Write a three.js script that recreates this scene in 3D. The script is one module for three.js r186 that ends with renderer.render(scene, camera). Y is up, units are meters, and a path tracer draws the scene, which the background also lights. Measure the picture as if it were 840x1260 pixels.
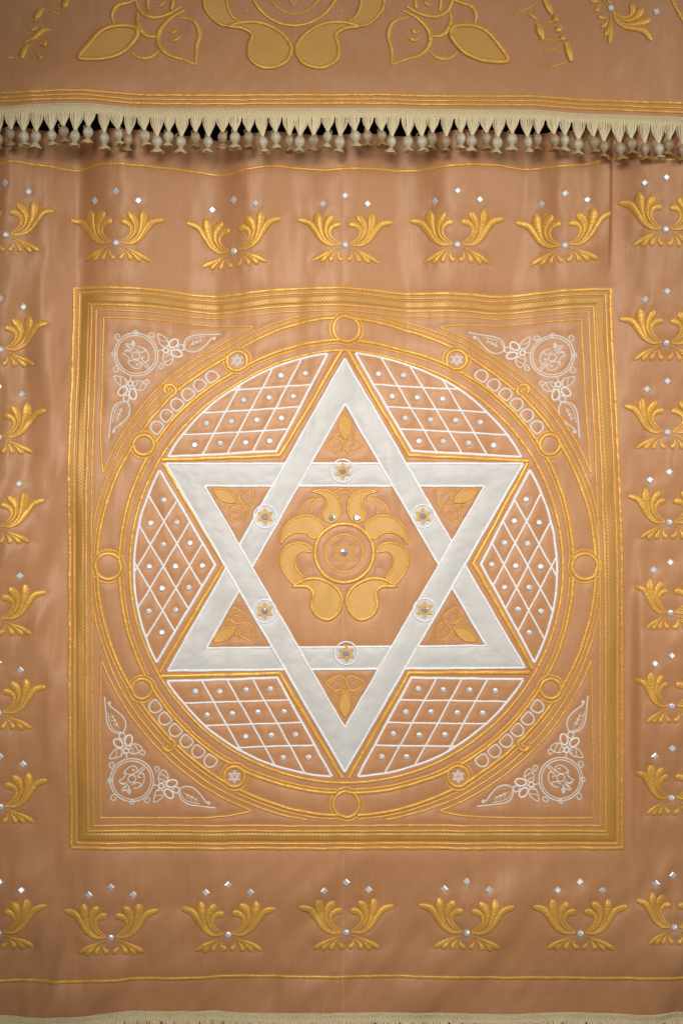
import * as THREE from 'three';
import { mergeGeometries } from 'three/addons/utils/BufferGeometryUtils.js';
import { RectAreaLightUniformsLib } from 'three/addons/lights/RectAreaLightUniformsLib.js';

// ---------------------------------------------------------------- camera, light, exposure
const OY = 1.5, DIST = 4.0;
const scene = new THREE.Scene();
const camera = new THREE.PerspectiveCamera(2 * Math.atan(1.26 / DIST) * 180 / Math.PI, 682 / 1024, 0.1, 50);
camera.position.set(0, OY, DIST);
camera.lookAt(0, OY, 0);
scene.background = new THREE.Color().setRGB(0.1, 0.098, 0.095);
RectAreaLightUniformsLib.init();
const spot = new THREE.SpotLight(new THREE.Color().setRGB(1, 0.955, 0.9), 34, 0, 0.44, 1, 2);   // added spot aimed at the curtain, soft cone shaped to darken the edges
spot.position.set(-0.45, OY + 0.95, 3.3);
spot.target.position.set(0.02, OY - 0.07, 0);
spot.castShadow = true; spot.shadow.radius = 36; spot.shadow.mapSize.set(2048, 2048); spot.shadow.bias = -0.0005;
scene.add(spot, spot.target);
const sideLight = new THREE.RectAreaLight(new THREE.Color().setRGB(1, 0.985, 0.96), 5.6, 1.1, 1.6);    // unseen soft light from the right side, set for sheen and folds
sideLight.position.set(2.35, OY + 1.15, 2.35); sideLight.lookAt(0, OY - 0.1, 0);
scene.add(sideLight);
const renderer = new THREE.WebGLRenderer({ antialias: true });
renderer.toneMapping = THREE.LinearToneMapping;
renderer.toneMappingExposure = 1.36;
renderer.shadowMap.enabled = true;

// ---------------------------------------------------------------- helpers
const S = 1 / 500;                                   // metres per layout unit on the curtain
let seed = 12345;
const rnd = () => { seed = (seed * 1664525 + 1013904223) >>> 0; return seed / 4294967296; };
const rr = (a, b) => a + (b - a) * rnd();
const hash = (x, y) => { let h = Math.imul(x, 374761393) ^ Math.imul(y, 668265263); h = Math.imul(h ^ (h >>> 13), 1274126177); return ((h ^ (h >>> 16)) >>> 0) / 4294967296; };
const sm = t => t * t * (3 - 2 * t);
const noise = (x, y) => {
  const i = Math.floor(x), j = Math.floor(y), u = sm(x - i), v = sm(y - j);
  const a = hash(i, j), b = hash(i + 1, j), c = hash(i, j + 1), d = hash(i + 1, j + 1);
  return (a + (b - a) * u + (c - a) * v + (a - b - c + d) * u * v) * 2 - 1;
};
const fbm = (x, y) => noise(x, y) * 0.55 + noise(x * 2.1 + 7, y * 2.1 + 3) * 0.3 + noise(x * 4.3 + 1, y * 4.3 + 9) * 0.15;
const step = (a, b, x) => sm(Math.min(1, Math.max(0, (x - a) / (b - a))));
const gauss = (x, w) => Math.exp(-(x * x) / (w * w));
function curve1(pts) {                               // smooth value through [x, y] pairs
  return x => {
    const n = pts.length;
    if (x <= pts[0][0]) return pts[0][1];
    if (x >= pts[n - 1][0]) return pts[n - 1][1];
    let i = 0; while (x > pts[i + 1][0]) i++;
    const [x0, y0] = pts[i], [x1, y1] = pts[i + 1], h = x1 - x0, t = (x - x0) / h;
    const m = k => k <= 0 || k >= n - 1 ? 0 : (pts[k + 1][1] - pts[k - 1][1]) / (pts[k + 1][0] - pts[k - 1][0]);
    const t2 = t * t, t3 = t2 * t;
    return (2 * t3 - 3 * t2 + 1) * y0 + (t3 - 2 * t2 + t) * h * m(i) + (3 * t2 - 2 * t3) * y1 + (t3 - t2) * h * m(i + 1);
  };
}

// ---------------------------------------------------------------- materials
function dataTex(w, h, f, srgb) {
  const d = new Uint8Array(w * h * 4);
  for (let y = 0; y < h; y++) for (let x = 0; x < w; x++) {
    const c = f(x, y), k = (y * w + x) * 4;
    for (let i = 0; i < 3; i++) d[k + i] = Math.max(0, Math.min(255, (Array.isArray(c) ? c[i] : c) * 255));
    d[k + 3] = 255;
  }
  const t = new THREE.DataTexture(d, w, h);
  t.wrapS = t.wrapT = THREE.RepeatWrapping; t.magFilter = THREE.LinearFilter; t.minFilter = THREE.LinearMipmapLinearFilter; t.generateMipmaps = true;
  if (srgb) t.colorSpace = THREE.SRGBColorSpace;
  t.needsUpdate = true;
  return t;
}
const rep = (t, u, v) => { t.repeat.set(u, v); return t; };
const slubRow = Array.from({ length: 1024 }, (_, i) => hash(i, 77)), slubCol = Array.from({ length: 1024 }, (_, i) => hash(i, 91));
const weave = (x, y) => {
  const lx = hash(x, y >> 5) * 0.5 + hash(x, (y + 9) >> 6) * 0.5, ly = hash(x >> 5, y + 4000) * 0.5 + hash((x + 9) >> 6, y + 8000) * 0.5;
  return (lx * 0.65 + ly * 0.35) * 0.85 + slubRow[y] * 0.04 + slubCol[x] * 0.11;
};
const weaveColor = rep(dataTex(1024, 1024, (x, y) => 0.9 + 0.1 * weave(x, y), true), 1 / 0.9, 1 / 0.9);
const weaveBump = rep(dataTex(1024, 1024, (x, y) => weave(x, y)), 1 / 0.9, 1 / 0.9);
// satin stitch: threads run across the length of the stroke (u)
const threadRow = Array.from({ length: 512 }, (_, i) => hash(i, 5) * 0.5 + hash(i >> 1, 6) * 0.25 + hash(i >> 2, 8) * 0.25);
const satin = (x, y) => threadRow[x] * 0.75 + hash(x, y >> 3) * 0.25;
const satinColor = rep(dataTex(512, 64, (x, y) => 0.84 + 0.16 * satin(x, y), true), 1 / 0.5, 1 / 0.06);
const satinBump = rep(dataTex(512, 64, satin), 1 / 0.5, 1 / 0.06);
// tatami fill: slanted rows of thread
const tatami = (x, y) => { const r = (x + y * 3) / 32, k = Math.floor(r), f = r - k; return (0.5 - 0.5 * Math.cos(f * 2 * Math.PI)) * 0.8 + hash(x >> 4, y >> 2) * 0.2; };
const tatamiColor = rep(dataTex(256, 256, (x, y) => 0.94 + 0.06 * tatami(x, y), true), 1 / 0.085, 1 / 0.085);
const tatamiBump = rep(dataTex(256, 256, tatami), 1 / 0.085, 1 / 0.085);
const hatch = (x, y) => { const r = ((x + y) % 32) / 32; return Math.pow(Math.sin(r * Math.PI), 0.8) * 0.85 + 0.15 * hash((x + y) % 256 >> 2, (x - y + 512) % 256 >> 2); };
const hatchColor = rep(dataTex(256, 256, (x, y) => 0.72 + 0.28 * hatch(x, y), true), 1 / 0.07, 1 / 0.07);
const hatchBump = rep(dataTex(256, 256, hatch), 1 / 0.07, 1 / 0.07);

const beadColor = rep(dataTex(512, 64, (x, y) => 0.62 + 0.38 * threadRow[x], true), 1 / 0.5, 1 / 0.06);
const rgb = (r, g, b) => new THREE.Color().setRGB(r, g, b);
const phys = o => new THREE.MeshPhysicalMaterial({ side: THREE.DoubleSide, ...o });
const M = {
  cloth: phys({ color: rgb(0.475, 0.224, 0.097), roughness: 0.46, map: weaveColor, bumpMap: weaveBump, bumpScale: 0.0004, specularIntensity: 1, specularColor: rgb(1, 0.88, 0.75) }),
  white: phys({ color: rgb(0.485, 0.472, 0.445), roughness: 0.5, bumpMap: weaveBump, bumpScale: 0.0002 }),
  gold: phys({ color: rgb(0.75, 0.395, 0.08), roughness: 0.38, metalness: 0.2, specularColor: rgb(1, 0.85, 0.5), map: satinColor, bumpMap: satinBump, bumpScale: 0.0003 }),
  petal: phys({ color: rgb(0.74, 0.39, 0.078), roughness: 0.4, metalness: 0.2, anisotropy: 0.4, specularColor: rgb(1, 0.85, 0.5), map: satinColor, bumpMap: satinBump, bumpScale: 0.0007 }),
  fill: phys({ color: rgb(0.54, 0.285, 0.058), roughness: 0.48, metalness: 0.08, map: tatamiColor, bumpMap: tatamiBump, bumpScale: 0.0003 }),
  band: phys({ color: rgb(0.53, 0.265, 0.043), roughness: 0.45, metalness: 0.2, map: hatchColor, bumpMap: hatchBump, bumpScale: 0.0002 }),
  tone: phys({ color: rgb(0.5, 0.235, 0.06), roughness: 0.45, metalness: 0.1, map: tatamiColor, bumpMap: tatamiBump, bumpScale: 0.0006 }),
  silver: phys({ color: rgb(0.86, 0.86, 0.86), roughness: 0.4, map: satinColor, bumpMap: satinBump, bumpScale: 0.0006 }),
  pale: phys({ color: rgb(0.74, 0.68, 0.61), roughness: 0.42, map: satinColor, bumpMap: satinBump, bumpScale: 0.0005 }),
  gem: phys({ color: rgb(0.9, 0.92, 0.95), roughness: 0.1, metalness: 0.85, flatShading: true }),
  stud: phys({ color: rgb(0.68, 0.68, 0.69), roughness: 0.34, metalness: 0.4, flatShading: true }),
  ivory: phys({ color: rgb(0.7, 0.59, 0.36), roughness: 0.5 }),
  braid: phys({ color: rgb(0.56, 0.45, 0.24), roughness: 0.6 }),
  beadA: phys({ color: rgb(0.82, 0.71, 0.5), roughness: 0.3, map: beadColor, bumpMap: satinBump, bumpScale: 0.0012 }),
  beadB: phys({ color: rgb(0.62, 0.46, 0.26), roughness: 0.34, map: beadColor, bumpMap: satinBump, bumpScale: 0.0012 }),
  tuftA: phys({ color: rgb(0.52, 0.38, 0.19), roughness: 0.6 }),
  tuftB: phys({ color: rgb(0.33, 0.19, 0.075), roughness: 0.6 }),
  seam: phys({ color: rgb(0.6, 0.32, 0.17), roughness: 0.6 }),
  shadedWood: phys({ color: rgb(0.012, 0.007, 0.005), roughness: 0.55 }),  // dark wood, colour taken near black for the shade behind the cloth
};

// ---------------------------------------------------------------- hanging cloth: shape of the two sheets
const topWave = curve1([[-60, 3], [0, -1], [25, -3.5], [60, 0], [90, 2], [125, -2], [170, 0], [233, 3], [274, 8], [305, 3.5], [335, -0.5], [366, 0.5], [400, 3.5], [453, 1.5], [507, 3.5], [560, 0], [611, -1.5], [647, 1.5], [701, 0], [735, -4], [761, -9], [786, -9], [808, -4.5], [840, -5], [900, -2]]);
const midWave = curve1([[-60, 0], [90, -1], [133, 0], [200, 3], [250, 8], [272, 9], [320, 4], [353, 1], [420, 0], [460, 2.5], [500, 5.5], [566, 7], [609, 9.5], [651, 6.5], [700, 3], [754, 0], [800, -3], [900, 0]]);
function sag(px, py) {                                // how far the cloth droops between its folds
  if (py < 205) return topWave(px);
  if (py < 355) { const t = (py - 205) / 150; return topWave(px) * (1 - t) + midWave(px) * t; }
  return midWave(px) * Math.exp(-Math.pow((py - 355) / 75, 2) * 0.5);
}
function drape(px, py) {                              // depth of the folds in metres
  let z = -0.003 * (sag(px, py) - 2);
  const upper = 1 - step(250, 520, py), side = 1 - step(60, 140, px) + step(760, 800, px), low = step(1040, 1120, py);
  z += 0.021 * upper * Math.sin(px / 21 + 0.6 * Math.sin(px / 57)) * (0.5 + 0.5 * noise(px / 90, 3));
  // folds beside the framed square
  const lx = px - 62 + (py - 300) * 0.03 * Math.sin(py / 140);
  z += 0.017 * gauss(lx, 20) * (1 - step(420, 620, py)) - 0.011 * gauss(lx - 34, 17) * (1 - step(330, 560, py));
  z += 0.014 * gauss(px - 2, 26) * (1 - step(560, 760, py)) - 0.007 * gauss(px - 30, 14) * (1 - step(440, 700, py));
  z += 0.03 * step(712, 746, px) * (1 - step(748, 751, px)) * (1 - step(285, 352, py));
  z += 0.010 * gauss(px - 786 + (py - 850) * 0.01, 9) * step(560, 780, py) * (1 - step(1000, 1110, py));
  z -= 0.012 * gauss(px - 775, 12) * step(600, 800, py) * (1 - step(1000, 1130, py));
  z += side * 0.02 * fbm(px / 60 + py / 260, py / 170 + 5);
  z += low * (0.024 * fbm((px + py * 0.6) / 85, (py - px * 0.25) / 170 + 11) + 0.005 * Math.sin(px / 33 + py / 50 + 2 * noise(px / 120, 7)) * (0.5 + 0.5 * noise(px / 150, 2)));
  z += 0.0075 * fbm(px / 44 + 20, py / 150) + 0.0007 * fbm(px / 19, py / 48 + 40);
  return z;
}
// quilting: the needlework pulls the cloth down beside every stroke
const G0X = -70, G0Y = 160, GD = 2.5, GNX = 393, GNY = 440;
const near = new Float32Array(GNX * GNY).fill(99);
function stamp(px, py, hw) {
  const R = 13, i0 = Math.max(0, Math.ceil((px - R - G0X) / GD)), i1 = Math.min(GNX - 1, Math.floor((px + R - G0X) / GD));
  const j0 = Math.max(0, Math.ceil((py - R - G0Y) / GD)), j1 = Math.min(GNY - 1, Math.floor((py + R - G0Y) / GD));
  for (let j = j0; j <= j1; j++) for (let i = i0; i <= i1; i++) {
    const d = Math.hypot(G0X + i * GD - px, G0Y + j * GD - py) - hw, k = j * GNX + i;
    if (d < near[k]) near[k] = d;
  }
}
function quilt(px, py) {
  const x = Math.min(GNX - 1.001, Math.max(0, (px - G0X) / GD)), y = Math.min(GNY - 1.001, Math.max(0, (py - G0Y) / GD));
  const i = Math.floor(x), j = Math.floor(y), u = x - i, v = y - j, f = k => -0.0024 * Math.exp(-Math.max(0, near[k]) / 4.5);
  const k = j * GNX + i;
  return f(k) * (1 - u) * (1 - v) + f(k + 1) * u * (1 - v) + f(k + GNX) * (1 - u) * v + f(k + GNX + 1) * u * v;
}
const curtainSheet = (px, py, off = 0) => new THREE.Vector3((px - 420) * S, OY + (630 - py - sag(px, py)) * S, drape(px, py) + quilt(px, py) + off);
// the valance hangs in front
const VZ = 0.055, SV = (DIST - VZ - 0.017) / DIST * S;
const valWave = curve1([[-60, 0], [0, 0], [100, -3.5], [180, 1], [280, 2.5], [362, 2], [470, 1], [540, 3], [650, 3], [711, 7], [840, 10], [900, 12]]);
function valanceSheet(px, py, off = 0) {
  const t = step(20, 130, py);
  const z = VZ + 0.014 * t - 0.002 * (valWave(px) - 3) * t + t * 0.004 * Math.sin(px / 38 + 1.3 * Math.sin(px / 90)) + 0.006 * fbm(px / 85 + 3, py / 130) + 0.002 * fbm(px / 26, py / 40 + 8);
  return new THREE.Vector3((px - 420) * SV, OY + (630 - py - valWave(px) * t) * SV, z + off);
}

// ---------------------------------------------------------------- needlework builders
const jobs = [];                                       // built once the quilting is known
function group(name, parent, label) { const g = new THREE.Group(); g.name = name; parent.add(g); if (label) g.userData.label = label; return g; }
function addMesh(geo, name, mat, parent) { const m = new THREE.Mesh(geo, mat); m.name = name; m.castShadow = m.receiveShadow = true; parent.add(m); return m; }
function smoothLine(pts, closed, gap = 2) {
  const c = new THREE.CatmullRomCurve3(pts.map(p => new THREE.Vector3(p[0], p[1], 0)), closed, 'centripetal');
  c.arcLengthDivisions = pts.length * 12;
  const n = Math.max(6, Math.ceil(c.getLength() / gap));
  return c.getSpacedPoints(n).map(v => [v.x, v.y]);
}
function straightLine(pts, closed, gap = 4) {
  const out = [], n = pts.length;
  for (let i = 0; i < (closed ? n : n - 1); i++) {
    const a = pts[i], b = pts[(i + 1) % n], k = Math.max(1, Math.ceil(Math.hypot(b[0] - a[0], b[1] - a[1]) / gap));
    for (let j = 0; j < k; j++) out.push([a[0] + (b[0] - a[0]) * j / k, a[1] + (b[1] - a[1]) * j / k]);
  }
  out.push(closed ? pts[0] : pts[n - 1]);
  return out;
}
function frames(line, closed) {
  const n = line.length, nor = [];
  for (let i = 0; i < n; i++) {
    const p = line[i], a = i ? line[i - 1] : closed ? line[n - 2] : p, b = i < n - 1 ? line[i + 1] : closed ? line[1] : p;
    let d1 = [p[0] - a[0], p[1] - a[1]], d2 = [b[0] - p[0], b[1] - p[1]];
    const l1 = Math.hypot(...d1) || 1e-9, l2 = Math.hypot(...d2) || 1e-9;
    if (l1 < 1e-6) d1 = [d2[0] / l2, d2[1] / l2]; else d1 = [d1[0] / l1, d1[1] / l1];
    if (l2 < 1e-6) d2 = d1; else d2 = [d2[0] / l2, d2[1] / l2];
    let t = [d1[0] + d2[0], d1[1] + d2[1]]; const l = Math.hypot(...t);
    t = l < 1e-3 ? d1 : [t[0] / l, t[1] / l];
    const c = Math.max(0.4, t[0] * d1[0] + t[1] * d1[1]);
    nor.push([-t[1] / c, t[0] / c]);
  }
  return nor;
}
const offsetLine = (line, d, closed) => { const nr = frames(line, closed); return line.map((p, i) => [p[0] + nr[i][0] * d, p[1] + nr[i][1] * d]); };
const CS = { thin: [-1, -0.62, 0, 0.62, 1], wide: [-1, -0.82, -0.45, 0, 0.45, 0.82, 1] };
// a raised line or petal of satin stitch; w is its width, or a list of [t, width]
function stitch(parent, name, pts, w, mat, o = {}) {
  const { closed = false, smooth = true, off = 0.0004, rise = 0.62, sheet = curtainSheet, rough = 0.07, gap, flat = false } = o;
  const line = smooth ? smoothLine(pts, closed, gap) : straightLine(pts, closed, gap);
  const wf = typeof w === 'number' ? () => w : curve1(w);
  const nor = frames(line, closed), n = line.length, len = [0];
  for (let i = 1; i < n; i++) len.push(len[i - 1] + Math.hypot(line[i][0] - line[i - 1][0], line[i][1] - line[i - 1][1]));
  const L = len[n - 1] || 1, ph = rnd() * 999;
  const wob = o.wobble ?? 0.35;
  const hw = line.map((p, i) => Math.max(0.12, wf(len[i] / L) / 2 * (1 + rough * noise(len[i] / 3.1 + ph, 1))));
  const c = line.map((p, i) => { const k = closed ? 0 : wob * noise(len[i] / 14 + ph, 4); return [p[0] + nor[i][0] * k, p[1] + nor[i][1] * k]; });
  if (sheet === curtainSheet && !o.noStamp) c.forEach((p, i) => stamp(p[0], p[1], hw[i] * 0.9));
  jobs.push(() => {
    const cs = (Math.max(...hw) > 1.9) ? CS.wide : CS.thin, m = cs.length, pos = [], uv = [], idx = [];
    for (let i = 0; i < n; i++) {
      const h = hw[i] * S * rise * (1 + 2.2 * rough * noise(len[i] / 3.4 + ph, 9));
      for (let k = 0; k < m; k++) {
        const s = cs[k], v = sheet(c[i][0] + nor[i][0] * hw[i] * s, c[i][1] + nor[i][1] * hw[i] * s, 0);
        v.z += off + (Math.abs(s) === 1 ? -0.0006 : h * (flat ? 1 : Math.sqrt(1 - s * s * 0.96)));
        pos.push(v.x, v.y, v.z); uv.push((len[i] + ph) * S, s * hw[i] * S + ph * 0.01);
        if (i && k) { const q = i * m + k; idx.push(q - m - 1, q - 1, q - m, q - m, q - 1, q); }
      }
    }
    const g = new THREE.BufferGeometry();
    g.setAttribute('position', new THREE.Float32BufferAttribute(pos, 3)); g.setAttribute('uv', new THREE.Float32BufferAttribute(uv, 2));
    g.setIndex(idx); g.computeVertexNormals();
    addMesh(g, name, mat, parent);
  });
}
// a filled patch of tatami stitch inside an outline
function patch(parent, name, outline, mat, o = {}) {
  const { off = 0.0016, sheet = curtainSheet, levels = 3, smooth = true } = o;
  let poly = smooth ? smoothLine(outline, true, 3).slice(0, -1) : outline;
  if (sheet === curtainSheet) {                        // the fill stitches hold the cloth flat
    const xs = poly.map(p => p[0]), ys = poly.map(p => p[1]);
    poly.forEach(p => stamp(p[0], p[1], 1));
    for (let y = Math.min(...ys); y < Math.max(...ys); y += 2.5) for (let x = Math.min(...xs); x < Math.max(...xs); x += 2.5) if (inside([x, y], poly)) stamp(x, y, 2);
  }
  jobs.push(() => {
    const v2 = poly.map(p => new THREE.Vector2(p[0], p[1]));
    let tri = THREE.ShapeUtils.triangulateShape(v2, []).map(t => t.map(i => [v2[i].x, v2[i].y]));
    for (let l = 0; l < levels; l++) {
      const nx = [];
      for (const [a, b, c] of tri) {
        if (Math.max(Math.hypot(a[0] - b[0], a[1] - b[1]), Math.hypot(c[0] - b[0], c[1] - b[1]), Math.hypot(a[0] - c[0], a[1] - c[1])) < 3) { nx.push([a, b, c]); continue; }
        const ab = [(a[0] + b[0]) / 2, (a[1] + b[1]) / 2], bc = [(c[0] + b[0]) / 2, (c[1] + b[1]) / 2], ca = [(a[0] + c[0]) / 2, (a[1] + c[1]) / 2];
        nx.push([a, ab, ca], [ab, b, bc], [ca, bc, c], [ab, bc, ca]);
      }
      tri = nx;
    }
    const pos = [], uv = [], idx = [], seen = new Map();
    for (const t of tri) for (const p of t) {
      const key = Math.round(p[0] * 50) + '_' + Math.round(p[1] * 50);
      if (!seen.has(key)) { seen.set(key, pos.length / 3); const v = sheet(p[0], p[1], off); pos.push(v.x, v.y, v.z); uv.push(p[0] * S, p[1] * S); }
      idx.push(seen.get(key));
    }
    const g = new THREE.BufferGeometry();
    g.setAttribute('position', new THREE.Float32BufferAttribute(pos, 3)); g.setAttribute('uv', new THREE.Float32BufferAttribute(uv, 2));
    g.setIndex(idx); g.computeVertexNormals();
    addMesh(g, name, mat, parent);
  });
}
// a four-cornered piece of cloth laid on the sheet
function quadPatch(parent, name, [a, b, c, d], mat, off, crinkle = 0.0016) {
  jobs.push(() => {
    const nu = Math.ceil(Math.hypot(b[0] - a[0], b[1] - a[1]) / 3), nv = Math.ceil(Math.hypot(d[0] - a[0], d[1] - a[1]) / 3), pos = [], uv = [], idx = [];
    for (let j = 0; j <= nv; j++) for (let i = 0; i <= nu; i++) {
      const u = i / nu, v = j / nv, p = [0, 1].map(k => (a[k] * (1 - u) + b[k] * u) * (1 - v) + (d[k] * (1 - u) + c[k] * u) * v);
      const q = curtainSheet(p[0], p[1], off); q.z += crinkle * fbm(p[0] / 19 + 4, p[1] / 13 + 2);
      pos.push(q.x, q.y, q.z); uv.push(p[0] * S, p[1] * S);
      if (i && j) { const k = j * (nu + 1) + i; idx.push(k - nu - 2, k - nu - 1, k - 1, k - nu - 1, k, k - 1); }
    }
    const g = new THREE.BufferGeometry();
    g.setAttribute('position', new THREE.Float32BufferAttribute(pos, 3)); g.setAttribute('uv', new THREE.Float32BufferAttribute(uv, 2));
    g.setIndex(idx); g.computeVertexNormals();
    addMesh(g, name, mat, parent);
  });
}
function facets(rings) {                               // faceted cut stone from rings [radius, height, sides, turn]
  const pos = [], push = (...v) => v.forEach(p => pos.push(...p));
  const pt = ([r, h, n, t], i) => [r * Math.cos((i + t) / n * 2 * Math.PI), r * Math.sin((i + t) / n * 2 * Math.PI), h];
  for (let k = 1; k < rings.length; k++) {
    const A = rings[k - 1], B = rings[k];
    for (let i = 0; i < A[2]; i++) {
      const a = pt(A, i), b = pt(A, i + 1), c = pt(B, i), d = pt(B, i + 1);
      push(a, b, c, b, d, c);
    }
  }
  const T = rings[rings.length - 1];
  for (let i = 0; i < T[2]; i++) push(pt(T, i), pt(T, i + 1), [0, 0, T[1]]);
  const g = new THREE.BufferGeometry(); g.setAttribute('position', new THREE.Float32BufferAttribute(pos, 3)); g.computeVertexNormals();
  return g;
}
const gemGeo = facets([[1, 0, 8, 0], [1, 0.22, 8, 0], [0.86, 0.5, 8, 0.5], [0.5, 0.78, 8, 0]]);
const studGeo = facets([[1, 0, 4, 0], [1, 0.18, 4, 0], [0.62, 0.46, 4, 0]]);
function stone(parent, name, geo, px, py, r, mat, o = {}) {
  const sheet = o.sheet || curtainSheet;
  if (sheet === curtainSheet) stamp(px, py, r * 0.6);
  const turn = o.turn ?? rr(-0.15, 0.15), tx = rr(-0.2, 0.2), ty = rr(-0.2, 0.2);
  jobs.push(() => {
    const p = sheet(px, py, o.off ?? 0.0002), e = 4;
    const a = sheet(px + e, py).sub(sheet(px - e, py)), b = sheet(px, py - e).sub(sheet(px, py + e));
    const nrm = a.cross(b).normalize();
    const m = addMesh(geo, name, mat, parent);
    m.position.copy(p); m.quaternion.setFromUnitVectors(new THREE.Vector3(0, 0, 1), nrm);
    m.rotateX(tx); m.rotateY(ty); m.rotateZ(turn);
    m.scale.set(r * S, r * S, r * S * (o.h ?? 0.8));
  });
}
const circle = (cx, cy, r, n = 24, a0 = 0, a1 = Math.PI * 2) => Array.from({ length: n + (a1 - a0 < 6.28 ? 1 : 0) }, (_, i) => { const a = a0 + (a1 - a0) * i / n; return [cx + r * Math.cos(a), cy - r * Math.sin(a)]; });
const inside = (p, poly) => { let c = false; for (let i = 0, j = poly.length - 1; i < poly.length; j = i++) { const [xi, yi] = poly[i], [xj, yj] = poly[j]; if ((yi > p[1]) !== (yj > p[1]) && p[0] < (xj - xi) * (p[1] - yi) / (yj - yi) + xi) c = !c; } return c; };
function runs(a, b, keep) {                            // stretches of the segment a-b where keep() holds
  const n = Math.ceil(Math.hypot(b[0] - a[0], b[1] - a[1])), out = []; let cur = null;
  for (let i = 0; i <= n; i++) {
    const p = [a[0] + (b[0] - a[0]) * i / n, a[1] + (b[1] - a[1]) * i / n];
    if (keep(p)) { cur ? cur[1] = p : cur = [p, p]; } else if (cur) { out.push(cur); cur = null; }
  }
  if (cur) out.push(cur);
  return out.filter(([p, q]) => Math.hypot(p[0] - q[0], p[1] - q[1]) > 3);
}

// ---------------------------------------------------------------- back wall of the ark
const wall = addMesh(new THREE.BoxGeometry(3.2, 3.6, 0.06), 'back_wall', M.shadedWood, scene);
wall.position.set(0, OY, -0.14); wall.userData = { kind: 'structure', label: 'dark wooden wall behind the curtain and its fringe, shade painted into its near-black colour', category: 'wall' };

// ---------------------------------------------------------------- the curtain
const curtain = new THREE.Group(); curtain.name = 'ark_curtain'; scene.add(curtain);
curtain.userData = { label: 'tan satin curtain with gold embroidered frame, ring and large white six-pointed star', category: 'curtain' };

// framed border
const LX = curve1([[352, 89], [450, 87], [533, 84.5], [630, 82.8], [700, 83], [870, 84], [1047, 85]]);
const RX = curve1([[352, 753.5], [480, 758.5], [597, 763.7], [700, 767], [870, 768], [1046, 768]]);
const TY = 352, BY = 1046;
const border = group('square_border', curtain);
function side(k, d) {                                  // one side of the frame at inset d, as a line
  const y0 = TY + d, y1 = BY - d, out = [];
  if (k === 0 || k === 2) { const y = k ? y1 : y0, x0 = LX(y) + d, x1 = RX(y) - d; for (let i = 0; i <= 170; i++) out.push([x0 + (x1 - x0) * i / 170, y]); if (k === 2) out.reverse(); }
  else { for (let i = 0; i <= 170; i++) { const y = y0 + (y1 - y0) * i / 170; out.push([k === 1 ? RX(y) - d : LX(y) + d, y]); } if (k === 3) out.reverse(); }
  return out;
}
for (const [d, w, rise] of [[2.6, 4.4, 0.6], [8.4, 3.4, 0.6], [23.6, 3.6, 0.6], [30.4, 3.1, 0.6]])
  for (let k = 0; k < 4; k++) stitch(border, 'border_line', side(k, d), w, M.gold, { smooth: false, rise, rough: d < 3 ? 0.13 : 0.08 });
for (let k = 0; k < 4; k++) {                         // hatched satin band, mitred by meeting on the diagonal
  const a = side(k, 11), b = side(k, 21.4);
  jobs.push(() => {
    const n = a.length, m = 6, pos = [], uv = [], idx = []; let len = 0;
    for (let i = 0; i < n; i++) {
      if (i) len += Math.hypot(a[i][0] - a[i - 1][0], a[i][1] - a[i - 1][1]);
      for (let j = 0; j <= m; j++) {
        const t = j / m, p = [a[i][0] * (1 - t) + b[i][0] * t, a[i][1] * (1 - t) + b[i][1] * t], v = curtainSheet(p[0], p[1]);
        v.z += (j === 0 || j === m ? -0.0004 : 0.0014);
        pos.push(v.x, v.y, v.z);
        uv.push(p[0] * S, -p[1] * S);
        if (i && j) { const q = i * (m + 1) + j; idx.push(q - m - 2, q - 1, q - m - 1, q - m - 1, q - 1, q); }
      }
    }
    const g = new THREE.BufferGeometry();
    g.setAttribute('position', new THREE.Float32BufferAttribute(pos, 3)); g.setAttribute('uv', new THREE.Float32BufferAttribute(uv, 2));
    g.setIndex(idx); g.computeVertexNormals(); addMesh(g, 'hatched_band', M.band, border);
  });
  a.forEach((p, i) => { stamp((p[0] + b[i][0]) / 2, (p[1] + b[i][1]) / 2, 5.5); });
}
// ring of interlaced strands
const CX = 426, CY = 697, D2R = Math.PI / 180;
const pol = (r, deg) => { const k = 1 - 0.010 * gauss(deg - 135, 30) - 0.004 * gauss(deg - 45, 30); return [CX + r * k * Math.cos(deg * D2R), CY - r * k * Math.sin(deg * D2R)]; };
const arcPts = (r, a, b) => { const n = Math.max(4, Math.ceil(Math.abs(b - a) / 3)); return Array.from({ length: n + 1 }, (_, i) => pol(typeof r === 'function' ? r(a + (b - a) * i / n) : r, ((a + (b - a) * i / n) % 360 + 360) % 360)); };
const ring = group('interlaced_ring', curtain);
stitch(ring, 'ring_line', arcPts(266, 0, 357), 4, M.gold, { closed: true, rough: 0.09 });
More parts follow.
